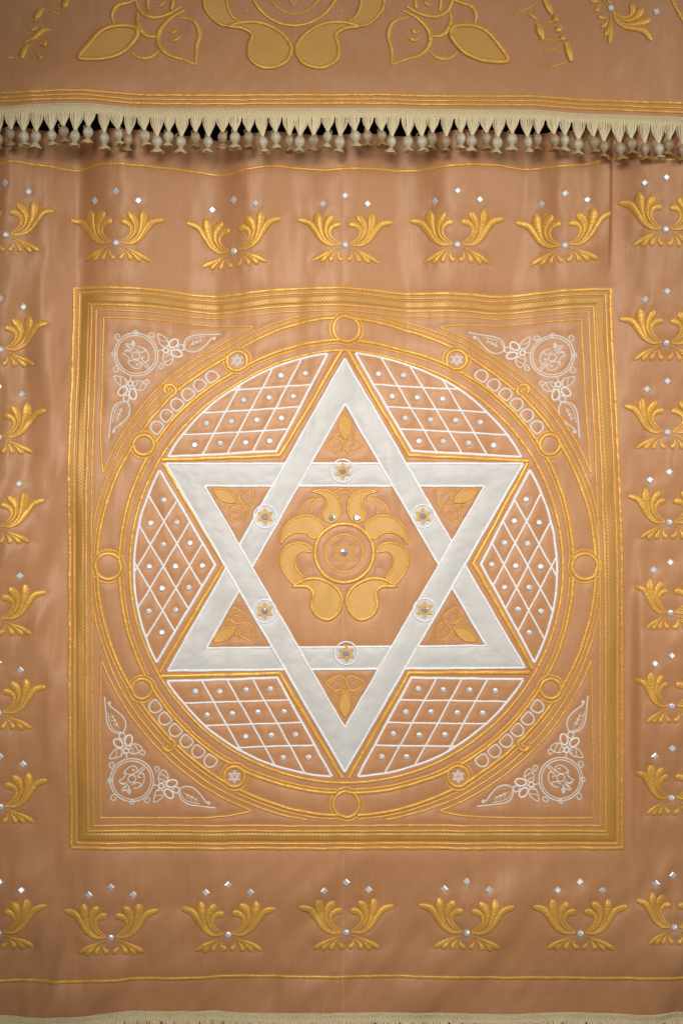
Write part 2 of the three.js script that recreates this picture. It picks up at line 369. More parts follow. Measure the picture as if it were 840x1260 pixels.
// thin lines that leave the frame and sweep across its corners
for (const q of [0, 1, 2, 3]) {
  const c = 90 * q;
  stitch(ring, 'sweep_line', arcPts(315, c + 9, c + 81), 3.2, M.gold);
  const far = arcPts(322, c + 21, c + 69), p0 = far[0], p1 = far[far.length - 1];
  stitch(ring, 'sweep_line', far, 3.2, M.gold);
  const top = q < 2, right = q === 0 || q === 3, d = 39.5, yy = top ? TY + d : BY - d;
  const xe = y => right ? RX(y) - d : LX(y) + d;
  const [hx, vy] = Math.abs(p0[0] - CX) < Math.abs(p1[0] - CX) ? [p0, p1] : [p1, p0];
  const up = []; for (let i = 0; i <= 30; i++) { const y = vy[1] + (yy - vy[1]) * i / 30; up.push([xe(y) + (vy[0] - xe(y)) * Math.pow(1 - i / 30, 6), y]); }
  for (let i = 1; i <= 30; i++) up.push([xe(yy) + (hx[0] - xe(yy)) * i / 30, yy + (hx[1] - yy) * Math.pow(i / 30, 6)]);
  stitch(ring, 'corner_line', up, 3, M.gold, { smooth: false });
}
const loops = [[90, 'cw', 0], [62.3, 'cw', 1], [31, 'cw', 2], [0, 'cw', 0], [-31, 'ccw', 2], [-62, 'ccw', 1], [-90, 'cw', 0], [-118, 'cw', 1], [-149, 'cw', 2], [-180, 'ccw', 0], [-211, 'ccw', 2], [-242.4, 'ccw', 1], [-270, 'cw', 0]];
const half = deg => 14 + 1.6 * Math.cos(4 * deg * D2R);
const RC = 292.5;
function loopArc(deg, inner, sideSign) {               // curl of a strand round its loop; sideSign: +1 the strand comes from greater angles
  const rl = half(deg) * (Math.abs(Math.sin(2 * deg * D2R)) < 0.1 ? 1.14 : 1.08), [cx, cy] = pol(RC, ((deg % 360) + 360) % 360), er = [Math.cos(deg * D2R), -Math.sin(deg * D2R)], et = [-Math.sin(deg * D2R) * sideSign, -Math.cos(deg * D2R) * sideSign];
  return Array.from({ length: 13 }, (_, i) => { const f = i / 12 * 146 * D2R, c = Math.cos(f) * (inner ? -1 : 1) * rl, s = -Math.sin(f) * rl; return [cx + er[0] * c + et[0] * s, cy + er[1] * c + et[1] * s]; });
}
function strand(pts, flip) {
  const line = smoothLine(pts, false, 3);
  stitch(ring, 'strand', offsetLine(line, 2 * flip), 4.5, M.gold, { rough: 0.055, off: 0.0006 });
  stitch(ring, 'strand_edge', offsetLine(line, -2.6 * flip), 2.7, M.gold, { rough: 0.05 });
}
for (let i = 0; i < loops.length - 1; i++) {
  const [a, da] = loops[i], [b, db] = loops[i + 1], gapDeg = d => (half(d) + 1) / RC / D2R * 0.8;
  for (const inner of [false, true]) {
    const R = d => RC + (inner ? -1 : 1) * half(d), wrapA = inner ? da === 'ccw' : da === 'cw', wrapB = inner ? db === 'cw' : db === 'ccw';
    const from = wrapA ? a - 1.5 : a - gapDeg(a), to = wrapB ? b + 1.5 : b + gapDeg(b);
    const diag = !inner && Math.abs(Math.abs(((a + b) / 2) % 90) - 45) < 6;
    const A = wrapA ? loopArc(a, inner, -1).reverse() : [], B = wrapB ? loopArc(b, inner, 1) : [];
    const fl = inner ? -1 : 1;
    if (!diag) { strand([...A, ...arcPts(R, from, to), ...B], fl); continue; }
    // a small hook breaks the outer strand half way
    const mid = Math.round(((a + b) / 2 - 45) / 90) * 90 + 45, fromSteep = Math.abs(Math.sin(a * D2R)) > Math.abs(Math.sin(b * D2R));
    const hookAt = s => { const k = pol(R(mid) + 5.6, ((mid % 360) + 360) % 360), er = [Math.cos(mid * D2R), -Math.sin(mid * D2R)], et = [-Math.sin(mid * D2R) * s, -Math.cos(mid * D2R) * s]; return Array.from({ length: 9 }, (_, i) => { const f = (0.15 + i / 8 * 1.35) * Math.PI, r = 7 - i * 0.5; return [k[0] + er[0] * -Math.cos(f) * r + et[0] * -Math.sin(f) * r, k[1] + er[1] * -Math.cos(f) * r + et[1] * -Math.sin(f) * r]; }); };
    if (fromSteep) { strand([...A, ...arcPts(R, from, mid + 1.6)], fl); strand([...hookAt(-1).reverse(), ...arcPts(R, mid - 0.6, to), ...B], fl); }
    else { strand([...A, ...arcPts(R, from, mid + 0.6), ...hookAt(1)], fl); strand([...arcPts(R, mid - 1.6, to), ...B], fl); }
  }
}
// white arches in the ring, and the little stars in four of the loops
for (const q of [0, 1, 2, 3]) {
  const row = group('arch_row', curtain);
  for (let i = 0; i < 6; i++) {
    const deg = (q * 90 + 45 + (i - 2.5) * 3.75 + (q % 2 ? 1 : 1) * 0.7 * (q === 0 || q === 2 ? 1 : -1) + 360) % 360;
    const P = (u, v) => { const p = pol(286.2 + v, deg), t = [Math.sin(deg * D2R), Math.cos(deg * D2R)]; return [p[0] + t[0] * u, p[1] + t[1] * u]; };
    stitch(row, 'arch', [P(-7, 0.6), P(-7.4, 5), P(-5.8, 10), P(0, 13), P(5.8, 10), P(7.4, 5), P(7, 0.6), P(6, -0.6), P(-6, -0.6)], 2.3, M.pale, { closed: true, rise: 0.45 });
  }
}
const hexStar = (cx, cy, r1, r2, turn = 0) => Array.from({ length: 12 }, (_, i) => { const a = (i * 30 + 90 + turn) * D2R, r = i % 2 ? r2 : r1; return [cx + r * Math.cos(a), cy - r * Math.sin(a)]; });
for (const [deg, , kind] of loops) if (kind === 1) {
  const [x, y] = pol(RC, (deg + 360) % 360), g = group('little_star', curtain);
  for (const t of [90, 270]) stitch(g, 'star_outline', [0, 120, 240].map(a => [x + 7.4 * Math.cos((a + t) * D2R), y - 7.4 * Math.sin((a + t) * D2R)]), 1.5, M.pale, { closed: true, smooth: false, gap: 2, rise: 0.5 });
  stitch(g, 'star_centre', circle(x, y, 2.2, 8), 1.4, M.pale, { closed: true, gap: 1.2 });
}
// six lattice panels with stones
const panels = [
  [[403, 436], [340, 555], [207, 562]], [[437, 434], [507, 555], [641, 562]], [[197, 579], [265, 695], [193, 815]],
  [[651, 578], [591, 694], [657, 815]], [[206, 838], [341, 834], [408, 955]], [[643, 836], [506, 834], [440, 955]]];
for (const [A, V, B] of panels) {
  const g = group('lattice_panel', curtain), ang = p => Math.atan2(CY - p[1], p[0] - CX) / D2R;
  let a0 = ang(B), a1 = ang(A); if (a1 - a0 > 180) a1 -= 360; if (a0 - a1 > 180) a0 -= 360;
  const rA = Math.hypot(A[0] - CX, A[1] - CY), rB = Math.hypot(B[0] - CX, B[1] - CY);
  const arc = Array.from({ length: 25 }, (_, i) => { const t = i / 24, r = rB + (rA - rB) * t + 1.2 * Math.sin(t * Math.PI), a = (a0 + (a1 - a0) * t) * D2R; return [CX + r * Math.cos(a), CY - r * Math.sin(a)]; });
  const poly = [A, V, ...arc];
  stitch(g, 'panel_edge', [A, V, B], 3.3, M.silver, { smooth: false });
  stitch(g, 'panel_arc', arc, 3.1, M.silver);
  const e1 = [A[0] - V[0], A[1] - V[1]], e2 = [B[0] - V[0], B[1] - V[1]], fr = [0.225, 0.455, 0.685];
  const at = (u, v) => [V[0] + e1[0] * u + e2[0] * v, V[1] + e1[1] * u + e2[1] * v];
  const small = poly.map(p => p);
  for (const f of fr) for (const k of [0, 1]) {
    const p = k ? at(f, 0) : at(0, f), q = k ? at(f, 1.25) : at(1.25, f);
    for (const [s, e] of runs(p, q, x => inside(x, small))) if (Math.hypot(s[0] - e[0], s[1] - e[1]) > 9) stitch(g, 'lattice_line', [s, e], 2.4, M.silver, { smooth: false, off: k ? 0.0009 : 0.0004 });
  }
  for (let i = 0; i < 5; i++) for (let j = 0; j < 5; j++) {
    const p = at(0.113 + i * 0.23, 0.113 + j * 0.23);
    if ([[7, 0], [-7, 0], [0, 7], [0, -7]].every(d => inside([p[0] + d[0], p[1] + d[1]], poly))) stone(g, 'rhinestone', gemGeo, p[0] + rr(-0.8, 0.8), p[1] + rr(-0.8, 0.8), 3.9, M.stud, { turn: rnd() * 3 });
  }
}
// gold chevrons between the lattice panels and the star
const chev = group('star_outline', curtain);
for (const pts of [[[420.5, 432], [344.5, 560.5], [200, 566]], [[428.5, 432], [503, 560], [649, 567]], [[201.5, 570], [275.5, 694.5], [197, 827]], [[648.5, 570], [582.5, 693], [655.5, 824]], [[199, 832], [344, 828.5], [421, 957]], [[429, 957], [503, 828], [651, 827.5]]])
  stitch(chev, 'chevron', pts, 5.4, M.gold, { smooth: false, rough: 0.07 });
// the white star: two interlaced triangles
const star = group('six_pointed_star', curtain, 'large star of two interlaced white cloth triangles edged with white satin stitch');
const triUp = [[424, 441.5], [645, 821.5], [207, 825]], triDn = [[643, 570.5], [424, 950], [204.5, 570.5]];
const insetTri = (t, d) => t.map((p, i) => {
  const a = t[(i + 2) % 3], b = t[(i + 1) % 3], u = [a[0] - p[0], a[1] - p[1]], v = [b[0] - p[0], b[1] - p[1]];
  const lu = Math.hypot(...u), lv = Math.hypot(...v), dir = [u[0] / lu + v[0] / lv, u[1] / lu + v[1] / lv], l = Math.hypot(...dir);
  const cosA = (u[0] * v[0] + u[1] * v[1]) / lu / lv, sinH = Math.sqrt((1 - cosA) / 2);
  return [p[0] + dir[0] / l * d / sinH, p[1] + dir[1] / l * d / sinH];
});
const BW = 27.5, bands = [];
for (const [tri, up] of [[triUp, 1], [triDn, 0]]) {
  const inn = insetTri(tri, BW);
  for (let i = 0; i < 3; i++) {
    const j = (i + 1) % 3, flat = Math.abs(tri[i][1] - tri[j][1]) < 10;
    bands.push({ quad: [tri[i], tri[j], inn[j], inn[i]], rank: flat ? 0 : up ? 1 : 2 });
  }
}
for (const b of bands) {
  const off = 0.0016 + b.rank * 0.0005;
  quadPatch(star, 'star_band', b.quad, M.white, off);
  const over = bands.filter(o => o.rank > b.rank);
  for (const [p, q, w] of [[b.quad[0], b.quad[1], 3.2], [b.quad[3], b.quad[2], 2.8]])
    for (const [s, e] of runs(p, q, x => !over.some(o => inside(x, o.quad)))) stitch(star, 'edge_stitching', [s, e], w, M.silver, { smooth: false, off: off + 0.0004, noStamp: false });
}
// medallions where the bands cross
for (const [x, y] of [[421.5, 579.5], [326.5, 635.5], [520, 635], [326, 751.5], [522, 750], [426, 803.5]]) {
  const g = group('medallion', curtain);
  stitch(g, 'medallion_ring', circle(x, y, 14, 20), 2, M.silver, { closed: true, off: 0.0042 });
  patch(g, 'medallion_star', hexStar(x, y, 11, 6.2), M.fill, { smooth: false, off: 0.0052, levels: 2 });
  stone(g, 'rhinestone', gemGeo, x, y, 4.4, M.gem, { off: 0.0052 });
}
// small flowers in the star's points
for (let k = 0; k < 6; k++) {
  const g = group('small_flower', curtain), a = -k * 60 * D2R, ca = Math.cos(a), sa = Math.sin(a);
  const T = ([x, y]) => [424.5 + x * ca + y * sa, 695 - (-x * sa + y * ca)].map((v, i) => v);
  const W = pts => pts.map(T), th = { rise: 0.8, rough: 0.04 };
  patch(g, 'leaf_fill', W([[0, 185], [5, 177], [6, 170], [4, 162], [0, 156], [-4, 162], [-6, 170], [-5, 177]]), M.fill);
  stitch(g, 'leaf_outline', W([[0, 186], [6, 177], [7, 170], [4.5, 161], [0, 155], [-4.5, 161], [-7, 170], [-6, 177]]), 2.3, M.gold, { closed: true, ...th, off: 0.002 });
  for (const s of [-1, 1]) {
    stitch(g, 'petal', W([[s * 1, 141], [s * 6, 137], [s * 14, 139], [s * 23, 146], [s * 15, 153], [s * 9, 155], [s * 4, 151]]), 2.2, M.gold, { closed: true, ...th });
    stitch(g, 'bud', W([[s * 3, 155], [s * 8, 154], [s * 13, 157], [s * 13, 161], [s * 9, 164]]), 2, M.gold, th);
    stitch(g, 'petal_vein', W([[s * 8, 145], [s * 12, 146], [s * 13, 149]]), 1.5, M.gold, th);
  }
}
// central emblem
{
  const g = group('central_emblem', curtain), X0 = 423.6, both = f => { f(p => p); f(p => [2 * X0 - p[0], p[1]]); };
  const outl = (pts, w, name) => stitch(g, name, pts, w, M.gold, { closed: true, rough: 0.05, off: 0.002 });
  both(m => {
    const drop = [[361.7, 721], [375, 713.5], [386, 711.5], [397, 713.5], [413.7, 723.5], [420.5, 737], [416, 753], [404.7, 762], [391, 758], [383.5, 746], [385, 730], [378.6, 722]].map(m);
    patch(g, 'drop_fill', drop, M.fill); outl(drop, 4.2, 'drop_outline');
    const cres = [[364.5, 720], [348.5, 703], [345.4, 687], [352.6, 672.6], [368.5, 668], [380, 671.5], [384, 679], [371, 678], [364, 685], [364, 698.6], [372.5, 711.5]].map(m);
    patch(g, 'crescent_fill', cres, M.fill); outl(cres, 2.7, 'crescent_outline');
    const fan = [[346.5, 668], [350.5, 649], [366, 636.5], [382, 635], [398, 646.6], [387.5, 662.5], [375, 655.6], [361.7, 655.6], [350.5, 662.5]].map(m);
    patch(g, 'fan_fill', fan, M.fill); outl(fan, 2.7, 'fan_outline');
    const pais = [[385.4, 604.7], [400, 603.6], [413.7, 610], [419, 624], [416, 637], [407, 642.5], [399.5, 638.6], [398, 630.7], [402.4, 619.4], [398, 609.5]].map(m);
    patch(g, 'paisley_fill', pais, M.fill); outl(pais, 2.8, 'paisley_outline');
    stitch(g, 'tendril', [[369.6, 632], [374, 621.7], [384, 615], [395.6, 614]].map(m), 2.4, M.gold);
    stitch(g, 'tendril', [[384, 633], [383, 624], [388, 617.5], [395.6, 615]].map(m), 2.4, M.gold);
    stitch(g, 'tendril', [[424, 601], [418, 602.2], [416, 604.5], [412.6, 606], [412, 609]].map(m), 1.9, M.gold);
    stitch(g, 'tendril', [[424, 606], [420, 607], [417, 610]].map(m), 1.9, M.gold);
    stitch(g, 'tendril', [[424, 612], [420.5, 613], [418.5, 616.5]].map(m), 1.6, M.gold);
    patch(g, 'small_triangle', [[380, 703], [384.5, 701.5], [382, 698]].map(m), M.fill, { smooth: false, levels: 1 });
    stone(g, 'rhinestone', gemGeo, ...m([408.5, 637.3]), 4.4, M.gem, { off: 0.0024 });
  });
  stitch(g, 'emblem_ring', circle(423.4, 680.5, 36, 36), 4.6, M.gold, { closed: true, off: 0.002, rough: 0.05 });
  stitch(g, 'emblem_ring', circle(423.4, 681, 23, 28), 2.4, M.gold, { closed: true, rough: 0.05 });
  patch(g, 'emblem_star', hexStar(423.4, 680.5, 18.5, 10.5), M.tone, { smooth: false, off: 0.0009 });
  patch(g, 'small_triangle', [[421.8, 637], [426.4, 637], [424.2, 632]], M.fill, { smooth: false, levels: 1 });
  stone(g, 'rhinestone', gemGeo, 423, 679.5, 4.6, M.gem, { off: 0.0018 });
}
// white flower sprays in the four corners of the frame
for (const [cx, cy, sx, sy] of [[168, 436, 1, 1], [679, 436, -1, 1], [162.5, 960, 1, -1], [689, 958.5, -1, -1]]) {
  const g = group('corner_spray', curtain), T = (x, y) => [cx + x * sx, cy + y * sy], L = pts => pts.map(p => T(...p)), o = { rise: 0.5, rough: 0.05, gap: 1.6, wobble: 0.2 };
  const spiral = (x, y, r, a, turn, name = 'curl') => stitch(g, name, L(Array.from({ length: 10 }, (_, i) => { const t = (a + turn * i / 9 * 400) * D2R, q = r * (1 - 0.72 * i / 9); return [x + q * Math.cos(t), y + q * Math.sin(t)]; })), 1.71, M.pale, { ...o, gap: 1.2 });
  stitch(g, 'wreath', L(circle(0, 0, 26.6, 28)), 2, M.pale, { ...o, closed: true });
  stitch(g, 'wreath', L(circle(0, 0, 23.6, 28)), 1.71, M.pale, { ...o, closed: true });
  spiral(-22, -22, 5.2, 20, 1); spiral(19, -24, 4.6, 160, 1); spiral(-24, 19, 4.6, -70, -1); spiral(13, 33, 4.4, 190, -1); spiral(30, 14, 4.4, 260, 1);
  for (const sw of [0, 1]) {
    const F = (x, y) => sw ? [y, x] : [x, y], K = pts => L(pts.map(p => F(...p)));
    stitch(g, 'flower_eye', K(circle(36, -7, 3.2, 10)), 2, M.silver, { ...o, closed: true, gap: 1.2 });
    for (const [x, y, a, b, t] of [[45.5, -16.5, 6.6, 4.4, -48], [49, -4, 6.8, 4.4, 12], [54.5, -12, 4.4, 3.6, -20]])
      stitch(g, 'petal', K(circle(0, 0, 1, 12).map(([u, v]) => { const c = Math.cos(t * D2R), s = Math.sin(t * D2R); return [x + u * a * c - v * b * s, y + u * a * s + v * b * c]; })), 2.1, x < 50 ? M.silver : M.pale, { ...o, closed: true });
    for (const lf of [[[35, -10], [29.5, -14], [27.5, -20], [27, -27], [34, -24], [38.5, -19], [38.5, -13]], [[35, -3.5], [32.5, 2], [34, 8], [38.5, 12.5], [43.5, 8], [44.5, 2], [41, -2]]]) {
      stitch(g, 'sepal', K(lf), 1.71, M.pale, { ...o, closed: true });
      const [a, b, c, d, e, f, h] = lf;
      stitch(g, 'vein', K([b, [(b[0] + h[0]) / 2, (b[1] + h[1]) / 2 + 1], h]), 1.43, M.pale, o);
      stitch(g, 'vein', K([c, [(c[0] + f[0]) / 2, (c[1] + f[1]) / 2 + 1], f]), 1.43, M.pale, o);
    }
    stitch(g, 'leaf', K([[57, -12.5], [61, -24], [70, -29.5], [84, -31.5], [103, -33.5]]), 2, M.pale, o);
    stitch(g, 'leaf', K([[57, -11.5], [66, -7.5], [76, -9.5], [85, -18], [91, -26], [96, -29], [95.5, -26], [93.5, -26.5]]), 2, M.pale, o);
    stitch(g, 'vein', K([[63, -15], [72, -20], [83, -25]]), [[0, 0.6], [0.5, 2], [1, 0.6]], M.pale, o);
    for (const [x, y] of [[67, -17.5], [72, -20], [77, -22.5]]) for (const q of [-1, 1]) stitch(g, 'vein', K([[x, y], [x + 3 + q * 0.8, y + q * 3 - 2.4]]), 1.1, M.pale, o);
    stitch(g, 'leaf', K([[59, -13], [63, -22], [71, -26.5], [84, -29]]), 1.2, M.pale, o);
    for (const t of [-50, 10]) stitch(g, 'vein', K([[40, -7.5], [40 + 6 * Math.cos(t * D2R), -7.5 + 6 * Math.sin(t * D2R)]]), 1.2, M.pale, o);
    stitch(g, 'stem', K([[26.5, -6], [32.5, -7]]), 1.9, M.pale, o);
  }
  spiral(0, -26.5, 3.4, 200, 1); spiral(-26.5, 0, 3.4, 250, -1);
  // the bud in the wreath
  for (const [pts, w] of [[[[-5, -2], [-11, -5], [-16, -1]], 3], [[[-4, -4], [-9, -9], [-13, -12]], 3.4], [[[-3, -6], [-4, -12], [-3, -17]], 3.4]]) stitch(g, 'bud_petal', L(pts), [[0, 1.2], [0.6, w], [1, 1]], M.pale, o);
  for (const pts of [[[-16, -1], [-11, 2], [-8, 6], [-10, 9]], [[-13, -12], [-10, -13], [-7, -12], [-3, -17], [-1, -11]], [[-10, 10], [-4, 7], [3, 8], [7, 13], [4, 17], [-2, 17], [-10, 10]], [[2, -10], [8, -9], [11, -5], [5, -3], [0, -6]], [[11, -8], [15, 0], [14, 8], [9, 8], [7, 4], [11, 3]], [[-2, -3], [3, -2], [5, 3], [2, 6], [-3, 5], [-5, 1], [-2, -3]], [[4, 13], [1, 12], [1, 14.5]], [[6, 9], [11, 14], [16, 19]], [[8, 7], [13, 12], [18, 17]]]) stitch(g, 'bud_line', L(pts), 1.71, M.pale, o);
}
// ---------------------------------------------------------------- lily motifs along the edges
const upPetals = [
  [[[-6, -0.4], [-18, 0], [-28.6, -6.5], [-36.8, -19], [-44.5, -28.5], [-58, -32.6]], [[0, 1.2], [0.25, 3.6], [0.5, 6.2], [0.75, 7.2], [0.95, 6], [1, 3.2]]],
  [[[-6, -0.9], [-17.5, -2], [-25.5, -8], [-30.5, -18], [-33.4, -30], [-33.8, -41.6]], [[0, 1], [0.3, 2.6], [0.55, 5.6], [0.8, 9.6], [0.94, 8], [1, 3.6]]],
  [[[-6, -1.4], [-15, -4.6], [-22, -11.5], [-24.6, -20], [-22, -29], [-15, -38]], [[0, 1], [0.3, 2.4], [0.55, 5.2], [0.8, 9], [0.94, 8], [1, 3.6]]],
  [[[-5.6, -2], [-13, -6.6], [-18.6, -13], [-18.6, -20], [-13.5, -25], [-5, -26.6]], [[0, 1], [0.3, 2.4], [0.55, 4.6], [0.85, 7.4], [0.96, 6.8], [1, 3.6]]]];
const lowLeaves = [
  [[[-5, 3.6], [-17, 7], [-28, 12], [-41.4, 19.6]], [[0, 0.8], [0.3, 2], [0.65, 5.6], [0.9, 4.6], [1, 1]]],
  [[[-12, 7], [-19, 10], [-25, 15], [-30, 20.6]], [[0, 0.8], [0.4, 2.4], [0.75, 6], [0.94, 5], [1, 2.2]]],
  [[[-9, 7], [-13, 10], [-16.5, 15], [-18.5, 20.8]], [[0, 0.8], [0.4, 2.6], [0.75, 6], [0.94, 5], [1, 2.2]]],
  [[[-8, 8], [-8.6, 12], [-6.5, 16], [-2.5, 19.4]], [[0, 0.8], [0.4, 3], [0.7, 5.8], [0.94, 5], [1, 2.2]]]];
function lily(parent, gx, gy, { sxL = 1, sxR = 1, scale = 1, turn = 0, sheet = curtainSheet, studs = [0, 1, 2], xmin = -22, xmax = 862, ymin = -30 } = {}) {
  const c = Math.cos(turn), s = Math.sin(turn), g = group('lily_motif', parent);
  const T = ([x, y]) => { const k = (x < 0 ? sxL : sxR) * scale, X = x * k, Y = y * scale; return [gx + X * c - Y * s, gy + X * s + Y * c]; };
  for (const m of [1, -1]) {
    const put = (list, name, hgt) => list.forEach(([pts, w], i) => {
      const q = pts.map(p => T([p[0] * m, p[1]])), mx = Math.max(...q.map(p => p[0])), mn = Math.min(...q.map(p => p[0]));
      if (mx < xmin || mn > xmax || Math.max(...q.map(p => p[1])) < ymin) return;
      stitch(g, name, q, w.map(([t, v]) => [t, v * 1.22 * scale * (0.5 + 0.5 * Math.min(1, m > 0 ? sxL : sxR))]), M.petal, { rise: hgt, rough: 0.03, sheet, off: 0.0003 + (3 - i) * 0.0004, gap: 1.8, wobble: 0.15 });
    });
    put(upPetals, 'petal', 0.42); put(lowLeaves, 'leaf', 0.45);
  }
  stone(g, 'rhinestone', gemGeo, ...T([0, 0]), 4.3 * scale, M.stud, { sheet });
  for (const k of studs) { const p = T([[-27.3, -52.4], [0, -62], [27.3, -52.4]][k]); if (p[0] > xmin && p[0] < xmax && p[1] > ymin) stone(g, 'diamond_stud', studGeo, ...p, 5.1, M.stud, { sheet, turn: turn + rr(-0.08, 0.08), h: 0.7 }); }
  return g;
}
const unsag = (x, y) => [x, y - sag(x, y)];
for (const [x, y] of [[10, 291], [144.5, 300.5], [287.5, 308], [424.5, 302], [562, 302], [693.5, 303]]) lily(curtain, ...unsag(x, y));
lily(curtain, ...unsag(815, 285), { sxL: 0.95 });
for (const [x, y] of [[2.7, 431], [0, 538], [-2, 648], [-1, 761], [-1, 877], [1, 993]]) lily(curtain, ...unsag(x, y));
for (const [x, y, k] of [[817.7, 423, 0.96], [820, 532, 0.91], [822, 643, 0.86], [823.7, 754, 0.74], [825, 868.6, 0.77], [825.8, 982.7, 0.77]]) lily(curtain, ...unsag(x, y), { sxL: k });
for (const [x, y, k] of [[0, 1147, 1], [137.5, 1152.5, 1], [281, 1150, 1], [426, 1147.5, 1], [573.5, 1146, 1], [712.5, 1147, 1], [827.5, 1139.5, 0.78]]) lily(curtain, x, y, { sxL: k });
// lines above and below, and the seam in the middle
stitch(curtain, 'upper_line', Array.from({ length: 90 }, (_, i) => [-50 + i * 10.6, 205.5]), 4, M.gold, { rough: 0.09 });
const lowY = curve1([[-60, 1210], [0, 1208], [60, 1207], [140, 1204.5], [240, 1203], [330, 1201], [420, 1201], [560, 1201], [700, 1202.5], [840, 1201], [900, 1201]]);
stitch(curtain, 'lower_line', Array.from({ length: 90 }, (_, i) => [-50 + i * 10.6, lowY(-50 + i * 10.6)]), 4, M.gold, { rough: 0.09 });
for (const [a, b] of [[168, 353], [395, 418], [722, 786], [1050, 1246]]) stitch(curtain, 'centre_seam', [[421.7, a], [421.9, b]], 1, M.seam, { smooth: false, rise: 0.5, wobble: 0.1 });

// ---------------------------------------------------------------- fringes
const threadGeo = (len, n, w) => {                    // a cone of loose threads gathered to a knot
  const gs = [];
  for (let i = 0; i < n; i++) {
    const u = n > 1 ? i / (n - 1) * 2 - 1 : 0, x0 = u * w / 2 + rr(-0.5, 0.5), zz = (1 - u * u) * 1.6 + rr(-0.7, 0.7), bow = u * rr(-0.4, 0.9);
    const c = new THREE.CatmullRomCurve3([[x0, 1.5, zz * 0.6], [x0 * 0.86 + bow, -len * 0.36, zz * 1.4], [x0 * 0.42 + bow * 0.5, -len * 0.74, zz], [u * 1.1, -len, zz * 0.35]].map(p => new THREE.Vector3(p[0] * S, p[1] * S, p[2] * S)));
    gs.push(new THREE.TubeGeometry(c, 6, rr(0.55, 0.85) * S, 5));
  }
  for (let i = 0; i < 1; i++) {                        // a few strays and the tie
    const s = rnd() < 0.5 ? -1 : 1, a = rr(3, 6) * s;
    gs.push(new THREE.TubeGeometry(new THREE.CatmullRomCurve3([[s * 1.5, -len * 0.9, 1.2], [a, -len * rr(0.9, 1.05), 2], [a * 0.9, -len - rr(2, 5), 2.4], [s * 3, -len - rr(1, 3), 2.6]].map(p => new THREE.Vector3(p[0] * S, p[1] * S, p[2] * S))), 6, 0.24 * S, 4));
  }
  const tie = new THREE.TorusGeometry(1.7 * S, 0.7 * S, 6, 10); tie.rotateX(Math.PI / 2); tie.translate(0, -len * S, 0); gs.push(tie);
  return mergeGeometries(gs);
};
const beadGeo = () => { const g = new THREE.LatheGeometry([[0.8, 0], [3.5, -1], [5.8, -4], [6.3, -7], [5.6, -10.2], [3.5, -12.8], [2.5, -14]].reverse().map(p => new THREE.Vector2(p[0] * S, p[1] * S)), 18); const a = g.attributes.uv; for (let i = 0; i < a.count; i++) a.setXY(i, a.getX(i) * 0.22, a.getY(i) * 0.03); return g; };
const tuftGeo = () => {                                // flared skirt of cut threads
  const g = new THREE.LatheGeometry([[2.2, 0], [3.4, -1.6], [5.6, -3.6], [7.4, -5.6], [7, -6.8], [3, -6.2], [0.2, -5.6]].map(p => new THREE.Vector2(p[0] * S, p[1] * S)), 22);
  const p = g.attributes.position, ph = rnd() * 9;
  for (let i = 0; i < p.count; i++) { const a = Math.atan2(p.getZ(i), p.getX(i)), y = p.getY(i) / S, k = 1 + 0.09 * Math.sin(a * 9 + ph) * (-y / 6); p.setX(i, p.getX(i) * k); p.setZ(i, p.getZ(i) * k); p.setY(i, (y + (y < -4 ? 0.7 * Math.sin(a * 3 + ph) : 0)) * S); }
  g.computeVertexNormals(); return g;
};
const coneL = [0, 1, 2, 3].map(() => threadGeo(21, 15, 14)), coneS = [0, 1, 2, 3].map(() => threadGeo(16, 15, 14)), beadG = beadGeo(), tufts = [0, 1, 2].map(tuftGeo);
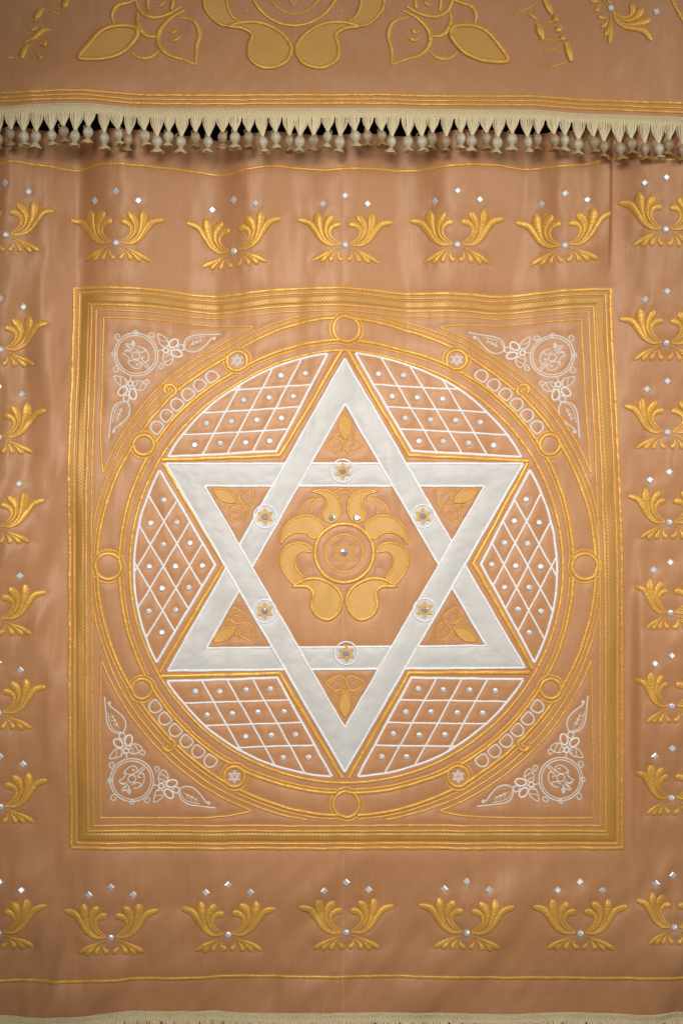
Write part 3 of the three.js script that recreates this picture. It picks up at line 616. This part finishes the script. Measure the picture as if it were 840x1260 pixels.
function fringe(parent, yAt, sheet, x0, x1, pitch, phase) {
  const line = []; for (let x = x0; x <= x1; x += 3) line.push([x, yAt(x)]);
  // braid: a flat tape with crossing cords and a picot edge
  jobs.push(() => {
    const gs = [], P = (x, d, z) => sheet(x, yAt(x) + d, z);
    const cord = (f, r) => { const pts = []; for (let x = x0; x <= x1; x += 1.3) { const [d, z] = f(x); pts.push(P(x, d, z)); } gs.push(new THREE.TubeGeometry(new THREE.CatmullRomCurve3(pts), pts.length, r * S, 5)); };
    for (const ph of [0, Math.PI]) { cord(x => [3.4 + 2.5 * Math.sin(x / 6.2 * Math.PI * 2 / 1 + ph), 0.004 + 0.0012 * Math.cos(x / 6.2 * Math.PI * 2 + ph)], 0.75); cord(x => [7.8 + 2.5 * Math.sin(x / 6.2 * Math.PI * 2 + ph + 1.5), 0.004 + 0.0012 * Math.cos(x / 6.2 * Math.PI * 2 + ph)], 0.75); }
    cord(x => [0.9 - 1.1 * Math.abs(Math.sin(x / 5 * Math.PI)), 0.0042], 0.62);
    cord(x => [10.8 + 0.5 * Math.sin(x / 4 * Math.PI * 2), 0.0045], 0.95);
    gs.forEach(g => g.deleteAttribute('uv'));
    addMesh(mergeGeometries(gs), 'braid_cords', M.ivory, parent);
  });
  stitch(parent, 'braid_tape', line.map(p => [p[0], p[1] + 5.6]), 11, M.braid, { smooth: false, sheet, off: 0.0025, rise: 0.12, flat: true, rough: 0.02, noStamp: true });
  let k = 0;
  for (let x = x0 + phase; x < x1 - 5; x += pitch, k++) {
    const xx = x + rr(-1, 1), short = k % 2 ? rnd() < 0.82 : rnd() < 0.14, len = short ? 16 : 21, v = Math.floor(rnd() * 4), pale = rnd() < 0.55, t = Math.floor(rnd() * 3), tz = rr(-0.09, 0.09), tx = rr(-0.1, 0.04), ry = rr(-0.4, 0.4), ts = rr(0.85, 1.1), bs = rr(0.92, 1.06);
    jobs.push(() => {
      const p = sheet(xx, yAt(xx) + 11.5, 0.006), m = addMesh((short ? coneS : coneL)[v], 'tassel', M.ivory, parent);
      m.position.copy(p); m.rotation.set(tx, 0, tz); m.scale.set(rr(0.94, 1.06), rr(0.95, 1.06), 1);
      const b = addMesh(beadG, 'bead', pale ? M.beadA : M.beadB, m); b.position.set(0, -(len + 0.3) * S, 0); b.rotation.y = ry * 6; b.scale.setScalar(bs);
      const u = addMesh(tufts[t], 'tuft', pale ? M.tuftA : M.tuftB, m); u.position.set(0, -(len + 13.6) * S, 0); u.rotation.set(rr(-0.12, 0.2), ry * 5, tz * 1.5); u.scale.setScalar(ts);
    });
  }
}
const hemY = curve1([[-60, 1252], [0, 1251.5], [60, 1249.5], [120, 1247.5], [145, 1244.5], [165, 1243], [210, 1243.5], [300, 1245], [420, 1243.5], [480, 1244], [560, 1245], [700, 1244.5], [840, 1244.5], [900, 1245]]);
fringe(curtain, hemY, curtainSheet, -40, 880, 15.3, 3);

// ---------------------------------------------------------------- the valance
const valance = new THREE.Group(); valance.name = 'ark_valance'; scene.add(valance);
valance.userData = { label: 'tan satin valance with gold floral embroidery, triple gold line and ivory tassel fringe', category: 'valance' };
{
  const V = { sheet: valanceSheet }, g = group('valance_emblem', valance), XC = 361.5;
  const both = f => { f(p => p); f(p => [2 * XC - p[0], p[1]]); };
  both(m => {
    const drop = [[281.7, 29.8], [299.5, 25], [326, 27], [350, 42], [358.5, 58], [350, 75], [326, 81], [308, 70], [306.5, 53.6], [310, 40], [297, 32]].map(m);
    patch(g, 'drop_fill', drop, M.fill, V); stitch(g, 'drop_outline', drop, 5.4, M.gold, { ...V, closed: true, off: 0.0022, rough: 0.05 });
    const cres = [[240, -28], [250, -3], [253, 10], [273, 28.5], [294, 25], [284.6, 17], [278.7, 0], [277, -22]].map(m);
    patch(g, 'crescent_fill', cres, M.fill, V); stitch(g, 'crescent_outline', cres, 4, M.gold, { ...V, closed: true, off: 0.0022, rough: 0.05 });
    patch(g, 'small_triangle', [[300, 14], [307, 13], [304, 7.5]].map(m), M.fill, { ...V, smooth: false, levels: 1 });
  });
  stitch(g, 'emblem_ring', circle(XC + 0.5, -27, 55.5, 40), 5.4, M.gold, { ...V, closed: true });
  stitch(g, 'emblem_ring', circle(XC + 0.5, -19, 33, 30), 3.2, M.gold, { ...V, closed: true });
  patch(g, 'emblem_star', hexStar(XC, -19, 27, 15.5), M.fill, { ...V, smooth: false });
  both(m => {
    const f = group('flower_spray', valance), L = pts => pts.map(m), o = { ...V, rough: 0.05 };
    const leaf = L([[98, 71], [109, 52], [126, 34], [146, 28.5], [166, 31.5], [168, 40], [153, 60], [134, 69.5], [114, 72.5]]);
    patch(f, 'leaf_fill', leaf, M.fill, V);
    stitch(f, 'leaf_outline', leaf, 6.4, M.gold, { ...o, closed: true, off: 0.0024 });
    const ln = (name, pts, w) => stitch(f, name, L(pts), typeof w === 'number' ? w * 1.15 : w.map(([t, v]) => [t, v * 1.15]), M.gold, o);
    ln('petal_line', [[139, 27], [136.7, 15], [142, 5], [160, -1], [170, -6]], [[0, 3], [0.5, 6], [1, 4]]);
    ln('petal_line', [[169, 12], [168, 20], [171, 32], [180, 41], [192, 42]], [[0, 3], [0.5, 7], [1, 4]]);
    ln('petal_line', [[165, -6], [172, 11], [185, 18], [204, 15.5], [223, 5.7]], [[0, 4], [0.5, 5.6], [1, 3.4]]);
    ln('petal_line', [[161, 62], [171, 69], [185, 67.8], [195, 60]], [[0, 3], [0.5, 5.6], [1, 3]]);
    ln('petal_line', [[227, 10.5], [208, 21], [195, 36], [194.5, 50], [204, 63.5], [223, 70.5], [241, 78]], [[0, 3.4], [0.4, 6], [1, 3.4]]);
    ln('petal_line', [[241, 78], [241.5, 58], [245, 40], [239, 25], [221, 18.5]], [[0, 3.4], [0.6, 5.6], [1, 3]]);
    ln('hook', [[206, 35], [212, 37.5], [217, 31.5]], [[0, 1.6], [0.6, 4.4], [1, 2]]);
    ln('hook', [[204, 42], [213, 47], [223, 41]], [[0, 1.6], [0.6, 4.8], [1, 2]]);
    ln('petal_line', [[212, -8], [212, 0], [209.5, 9]], 4.4); ln('petal_line', [[181, -8], [180.5, 2], [182, 11]], 4);
    ln('hook', [[191, 5], [196, 4], [200, 0.5], [201, -4]], [[0, 2], [0.5, 4.4], [1, 2]]);
  });
  // embroidered Hebrew letters, cut off by the top of the view
  const letter = strokes => { const f = group('letter', valance); for (const [pts, w] of strokes) stitch(f, 'letter_stroke', pts, typeof w === 'number' ? w * 1.6 : w.map(([t, v]) => [t, v * 1.55]), M.gold, { ...V, rough: 0.03, gap: 1.6, wobble: 0.1 }); };
  const T0 = [[0, 1.4], [0.3, 5], [0.75, 5.6], [1, 2]];
  letter([[[[81, -8], [79, 1], [75, 8.5]], T0], [[[64, 5], [69, 7], [75, 9]], 1.6]]);
  letter([[[[54, 6.5], [49, 9], [45, 16], [41.5, 23.5]], T0], [[[37, 21], [41, 23.5]], 2.2], [[[50, 7], [60, 10], [73, 14.5]], 1.6]]);
  letter([[[[33, 32], [38, 34], [46, 30.5]], [[0, 1], [0.5, 4.6], [1, 1]]], [[[30, 49.5], [42, 44], [52, 35], [62.5, 34]], [[0, 2], [0.3, 5.2], [0.75, 5.6], [1, 1.4]]]]);
  letter([[[[42, 52.5], [50, 51.5], [57.5, 53]], [[0, 0.8], [0.6, 5], [0.92, 8], [1, 5]]], [[[38, 55], [33, 55], [29.5, 60], [26, 71.5]], [[0, 1.2], [0.3, 3.6], [0.6, 5.6], [1, 4]]], [[[6, 70], [14, 69.5], [27, 71]], [[0, 1.4], [0.2, 3], [0.5, 1.4], [1, 1.8]]], [[[42, 59], [46, 66], [49, 70], [53, 70]], [[0, 1], [0.6, 2.4], [0.85, 4.2], [1, 1.4]]]]);
  letter([[[[632, 16], [645, 10], [659, 3]], 1.9], [[[649, 13], [656, 18], [662, 23]], [[0, 1.2], [0.4, 3.6], [1, 1]]], [[[670, -6], [675, 5], [680, 15]], [[0, 5], [0.6, 6.2], [1, 4.4]]]]);
  letter([[[[662, 27], [665, 36], [668.5, 46]], [[0, 4.6], [0.5, 7], [1, 4]]], [[[667, 46], [678, 46.5], [690, 46]], 1.7], [[[670, 26.5], [679, 24.5], [687.5, 18.5]], [[0, 0.9], [0.5, 2.4], [0.8, 7], [1, 2]]], [[[681, 35.5], [687, 34], [692, 29]], [[0, 1], [0.5, 6.4], [1, 2]]], [[[687, 46.5], [692, 44.5], [697.5, 40]], [[0, 1.4], [0.5, 6], [1, 1]]]]);
  letter([[[[697, 50], [700, 60], [703.5, 71]], [[0, 5], [0.5, 6.4], [1, 4.4]]], [[[670, 59.5], [678, 57.5], [688, 55]], 1.6], [[[676, 78.5], [686, 75.5], [698, 71]], 1.6]]);
  lily(valance, 752, 7.5, { turn: 1.17, scale: 0.95, sheet: valanceSheet, studs: [2] });
  // triple line, slanting line at the edge, seam
  for (const [d, w] of [[0, 4.4], [5.6, 3.6], [10.6, 4.2]]) stitch(valance, 'gold_line', Array.from({ length: 90 }, (_, i) => [-50 + i * 10.6, 115 + d]), w, M.gold, { ...V, rough: 0.09 });
  stitch(valance, 'edge_line', [[822, -20], [831, 4], [843, 26], [866, 60]], 4.6, M.gold, { ...V, rough: 0.08 });
  for (const [a, b] of [[31, 112], [128, 134]]) stitch(valance, 'centre_seam', [[362, a], [362, b]], 1, M.seam, { ...V, smooth: false, rise: 0.5, wobble: 0.1 });
  fringe(valance, () => 132.5, valanceSheet, -40, 880, 16.2, 6);
}

// ---------------------------------------------------------------- cloth sheets, then everything sewn on them
function clothMesh(name, sheet, x0, x1, y0, yEnd, d, parent) {
  const nx = Math.round((x1 - x0) / d), ny = Math.round((yEnd(0) - y0) / d), pos = [], uv = [], idx = [];
  for (let j = 0; j <= ny; j++) for (let i = 0; i <= nx; i++) {
    const px = x0 + (x1 - x0) * i / nx, py = y0 + (yEnd(px) - y0) * j / ny, v = sheet(px, py);
    pos.push(v.x, v.y, v.z); uv.push(px * S, py * S);
    if (i && j) { const k = j * (nx + 1) + i; idx.push(k - nx - 2, k - 1, k - nx - 1, k - nx - 1, k - 1, k); }
  }
  const g = new THREE.BufferGeometry();
  g.setAttribute('position', new THREE.Float32BufferAttribute(pos, 3)); g.setAttribute('uv', new THREE.Float32BufferAttribute(uv, 2));
  g.setIndex(idx); g.computeVertexNormals();
  return addMesh(g, name, M.cloth, parent);
}
clothMesh('cloth', curtainSheet, -60, 900, 163, px => hemY(px) + 6, 2.5, curtain);
clothMesh('cloth', valanceSheet, -60, 900, -70, () => 138, 3, valance);
for (const j of jobs) j();

renderer.render(scene, camera);
